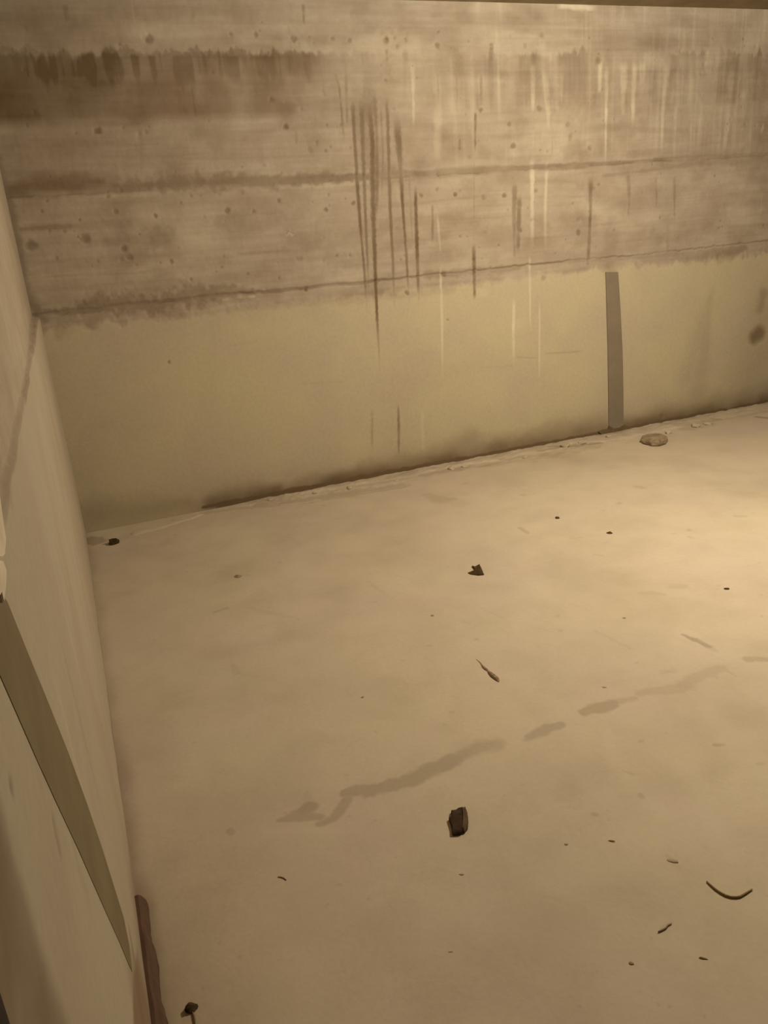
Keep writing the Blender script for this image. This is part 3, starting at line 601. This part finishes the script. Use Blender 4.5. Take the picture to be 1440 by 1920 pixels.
# wood splinter
def splinter_mesh():
    a = np.array(fp(892, 1236)); b = np.array(fp(935, 1279)); L = np.linalg.norm(b-a); bm = bmesh.new(); rings = []
    prof = [(0, .0012), (.15, .0022), (.25, .0025), (.36, .0045), (.46, .005), (.54, .0032), (.62, .006), (.75, .0078), (.88, .0072), (.96, .0045), (1, .002)]
    for t, w_ in prof:
        c = Vector(((t-.5)*L, mnoise.noise(Vector((t*4, 0, 0)))*.004, 0)); h_ = w_*.55
        rings.append([bm.verts.new(c+Vector((0, w_*math.cos(q), h_+h_*math.sin(q)))) for q in [k*math.pi/3 for k in range(6)]])
    for p, q in zip(rings, rings[1:]):
        for k in range(6): bm.faces.new((p[k], p[(k+1) % 6], q[(k+1) % 6], q[k]))
    bm.faces.new(rings[0]); bm.faces.new(rings[-1][::-1]); bmesh.ops.recalc_face_normals(bm, faces=bm.faces)
    me = bpy.data.meshes.new('wood_splinter'); bm.to_mesh(me); bm.free(); return me, math.atan2(b[1]-a[1], b[0]-a[0])
sm, sa = splinter_mesh()
put('wood_splinter', sm, M_WOOD, 913.5, 1257, sa, 'thin pointed brown wood splinter lying on the floor right of centre', 'splinter')
# bent wire
def tube(name, pts, r0, mat, label, cat):
    bm = bmesh.new(); rings = []; n = len(pts)
    for i, p in enumerate(pts):
        d = (pts[min(i+1, n-1)]-pts[max(i-1, 0)]).normalized(); s = d.cross(Vector((0, 0, 1))).normalized(); u = s.cross(d)
        t = i/(n-1); r = r0*(.35+.65*math.sin(math.pi*min(max(t, .04), .96))**.5)
        rings.append([bm.verts.new(p+s*math.cos(q)*r+u*math.sin(q)*r) for q in [k*math.pi/4 for k in range(8)]])
    for a, b in zip(rings, rings[1:]):
        for k in range(8): bm.faces.new((a[k], a[(k+1) % 8], b[(k+1) % 8], b[k]))
    bm.faces.new(rings[0]); bm.faces.new(rings[-1][::-1]); bmesh.ops.recalc_face_normals(bm, faces=bm.faces)
    for f in bm.faces: f.smooth = True
    me = bpy.data.meshes.new(name); bm.to_mesh(me); bm.free(); o = link(name, me, mat); return tag(o, label, cat)
wpx = [(1325, 1654), (1331, 1660), (1340, 1668), (1350, 1675), (1360, 1680.5), (1370, 1683.5), (1380, 1684), (1388, 1682.5), (1396, 1678), (1403, 1673.5), (1410, 1669)]
wp_ = []
for k, (x, y) in enumerate(wpx):
    a, b = fp(x, y); wp_.append(Vector((a, b, floor_z(a, b)+.0022)))
tube('bent_wire', wp_, .0026, M_WIRE, 'short curved piece of rusty wire on the floor at the lower right', 'wire')
put('burnt_lump', lump('burnt_lump', (.024, .020, .013), M_BROWN, 5, 6), M_BROWN, 359, 1892, facing(359, 1890)+.2, 'small dark lump on the floor at the bottom left, beside the batten', 'lump')
# curled sliver at 530,1645 and other small bits
bits = [
 ('grit', 1045, 970, 9, 6, M_BROWN, 'tiny dark stone, left one of the pair on the bright far floor', 'pebble'),
 ('grit', 1143, 998, 11, 7, M_BROWN, 'tiny dark stone, right one of the pair on the bright far floor', 'pebble'),
 ('grit', 1362, 1103, 10, 6, M_BROWN, 'tiny dark stone near the right edge, right of the two faint round patches', 'pebble'),
 ('grit', 1170, 1158, 7, 5, M_FAINT2, 'very small brown speck of grit just below the two faint round patches', 'pebble'),
 ('grit', 810, 1153, 8, 6, M_FAINT2, 'very small brown speck of grit below the folded dark chip', 'pebble'),
 ('grit', 1133, 1288, 10, 5, M_FAINT2, 'small brown speck of grit between the splinter and the dust trace', 'pebble'),
 ('grit', 680, 1306, 8, 6, M_FAINT2, 'lone small brown speck of grit left of the wood splinter', 'pebble'),
 ('wood_chip', 1147, 1577, 13, 5, M_WIRE, 'small dark sliver of wood left of the bent wire, farther back on the floor', 'chip'),
 ('wood_chip', 1318, 1796, 15, 6, M_WIRE, 'small dark chip on the floor below the bent wire', 'chip'),
 ('grit', 1183, 1805, 9, 8, M_FAINT2, 'small brown grain at the lower right, left of the small dark chip', 'pebble'),
 ('grit', 1062, 1583, 8, 6, M_FAINT2, 'small brown grain right of the jagged shard', 'pebble'),
 ('grit', 865, 1639, 9, 6, M_FAINT2, 'small brown grain just below the jagged shard', 'pebble'),
 ('grit', 845, 1784, 12, 5, M_FAINT2, 'flat brown grain near the bottom centre of the floor', 'pebble'),
 ('plaster_crumb', 446, 1079, 15, 8, M_STONE, 'small brown crumb on the far left part of the floor', 'crumb'),
 ('earth_clod', 1262, 1613, 20, 9, M_FAINT, 'small flattened brown clod above the left end of the bent wire', 'clod'),
]
for i, (nm, x, y, wpx_, hpx, mat, lab, cat) in enumerate(bits):
    s = scale_at(x, y, 2)
    x0, y0 = fp(x, y); dep = math.atan2(CAM[2], math.hypot(x0-CAM[0], y0-CAM[1]))
    wd = wpx_*s; vis = hpx*s; hh = vis*.45/math.cos(dep); dd = min(vis*.6/math.sin(dep), wd*1.3)
    hh *= .5 if mat in (M_FAINT, M_FAINT2) else .8
    put(nm, lump(nm, (wd, dd, hh), mat, 60+i, 6, 3, .2), mat, x, y+hpx*.2, facing(x, y), lab, cat)
def curl(name, pxs, r, mat, label, cat, lift=.004):
    pts = []
    for k, (x, y) in enumerate(pxs):
        a, b = fp(x, y); pts.append(Vector((a, b, floor_z(a, b)+r+lift*math.sin(math.pi*k/(len(pxs)-1)))))
    return tube(name, pts, r, mat, label, cat)
curl('wood_shaving', [(521, 1645), (527, 1645.5), (532, 1647), (537, 1651)], .0013, M_STONE, 'tiny curled shaving on the floor left of the jagged shard', 'shaving', .0)
curl('wood_shaving', [(1259, 1733), (1252, 1736), (1247, 1742), (1240, 1746), (1234, 1749)], .002, M_FAINT, 'faint crooked shaving on the floor left below the bent wire', 'shaving', .0)
curl('wood_shaving', [(360, 1896), (364, 1905), (366, 1915), (366, 1925)], .0018, M_WIRE, 'thin dark fibre trailing from the small dark lump at bottom left', 'fibre', .001)
# crumbs of mortar on the skirt along the back wall
crumbs = [(505, 941, 14, 'left end of the row'), (590, 926, 12, 'second from the left end of the row'), (655, 916, 13, 'under the dark drips'), (742, 903, 11, 'below the long thin drip'), (845, 880, 18, 'pale lump at mid row'),
          (872, 877, 14, 'right of the pale mid-row lump'), (985, 858, 13, 'left of the pale flat cake'), (1060, 838, 22, 'pale flat cake left of the strip foot'), (1092, 832, 16, 'just left of the strip foot'), (1140, 822, 14, 'right under the strip foot'), (1303, 799, 20, 'right of the flat stone'), (1328, 795, 16, 'right end of the row')]
for i, (x, y, wpx_, where) in enumerate(crumbs):
    s = scale_at(x, y, 2)
    put('mortar_crumb', lump('mortar_crumb', (wpx_*s, wpx_*s*.9, wpx_*s*.35), M_MORTAR, 200+i, 6, 3, .2), M_MORTAR, x, y, i*1.1, 'pale mortar crumb at the back wall foot, '+where, 'crumb', 'mortar crumbs along the back wall', .003)

# ------------------------------------------------------------------ left edge: pale plaster flakes over the strip, dark lump below
def flake(pxs, label, th, seed):
    P = [at(x, y, 0, th) for x, y in pxs]
    o = slab('plaster_flake', [(-.003, p[1], p[2]) for p in P], (1, 0, 0), th+.003, M_FLAKE, bev=.0008)
    return tag(o, label, 'plaster flake', 'pale plaster flakes at the left edge')
flake([(-30, 930), (0, 928), (5, 965), (12, 1010), (10, 1040), (5, 1045), (-30, 1050)], 'upper pale plaster flake on the left wall above the slanting strip', .012, 1)
flake([(-30, 1056), (6, 1050), (13, 1070), (12, 1100), (8, 1130), (4, 1112), (-4, 1125), (-30, 1100)], 'lower pale pointed plaster flake touching the top of the slanting strip', .010, 2)

bp_ = box_obj('dark_post', (-.002, -3.90, 0), (.004, -3.790, 1.9), M_BLACK, .002)
tag(bp_, 'blackened upright post against the left wall, a sliver in the bottom left corner', 'post')
# ------------------------------------------------------------------ bare bulb that lights the room (above the frame)
rb = empty('pendant_bulb', (LAMP.x, LAMP.y, ROOM_H))
def lathe(name, prof, mat, root_):
    bm = bmesh.new(); rings = []
    for r, z in prof: rings.append([bm.verts.new((r*math.cos(a), r*math.sin(a), z)) for a in [k*math.pi/10 for k in range(20)]])
    for a, b in zip(rings, rings[1:]):
        for k in range(20): bm.faces.new((a[k], a[(k+1) % 20], b[(k+1) % 20], b[k]))
    bm.faces.new(rings[0]); bm.faces.new(rings[-1][::-1]); bmesh.ops.recalc_face_normals(bm, faces=bm.faces)
    me = bpy.data.meshes.new(name); bm.to_mesh(me); bm.free(); return link(name, me, mat, root_)
M_BULB, nt, b = new_mat('lit_bulb_glass'); b.inputs['Emission Color'].default_value = (1, .83, .575, 1); b.inputs['Emission Strength'].default_value = 8; b.inputs['Base Color'].default_value = (.9, .8, .6, 1)
lathe('cord', [(.003, 0), (.003, -.20)], M_BLACK, rb)
lathe('bulb_holder', [(.012, -.20), (.018, -.21), (.018, -.25), (.014, -.255)], M_BLACK, rb)
lathe('bulb_glass', [(.012, -.255), (.016, -.265), (.028, -.285), (.030, -.30), (.022, -.315), (.008, -.322)], M_BULB, rb)
lo.location = (LAMP.x, LAMP.y, ROOM_H-.385)
tag(rb, 'bare glowing bulb hanging on a short black cord from the ceiling', 'lamp')
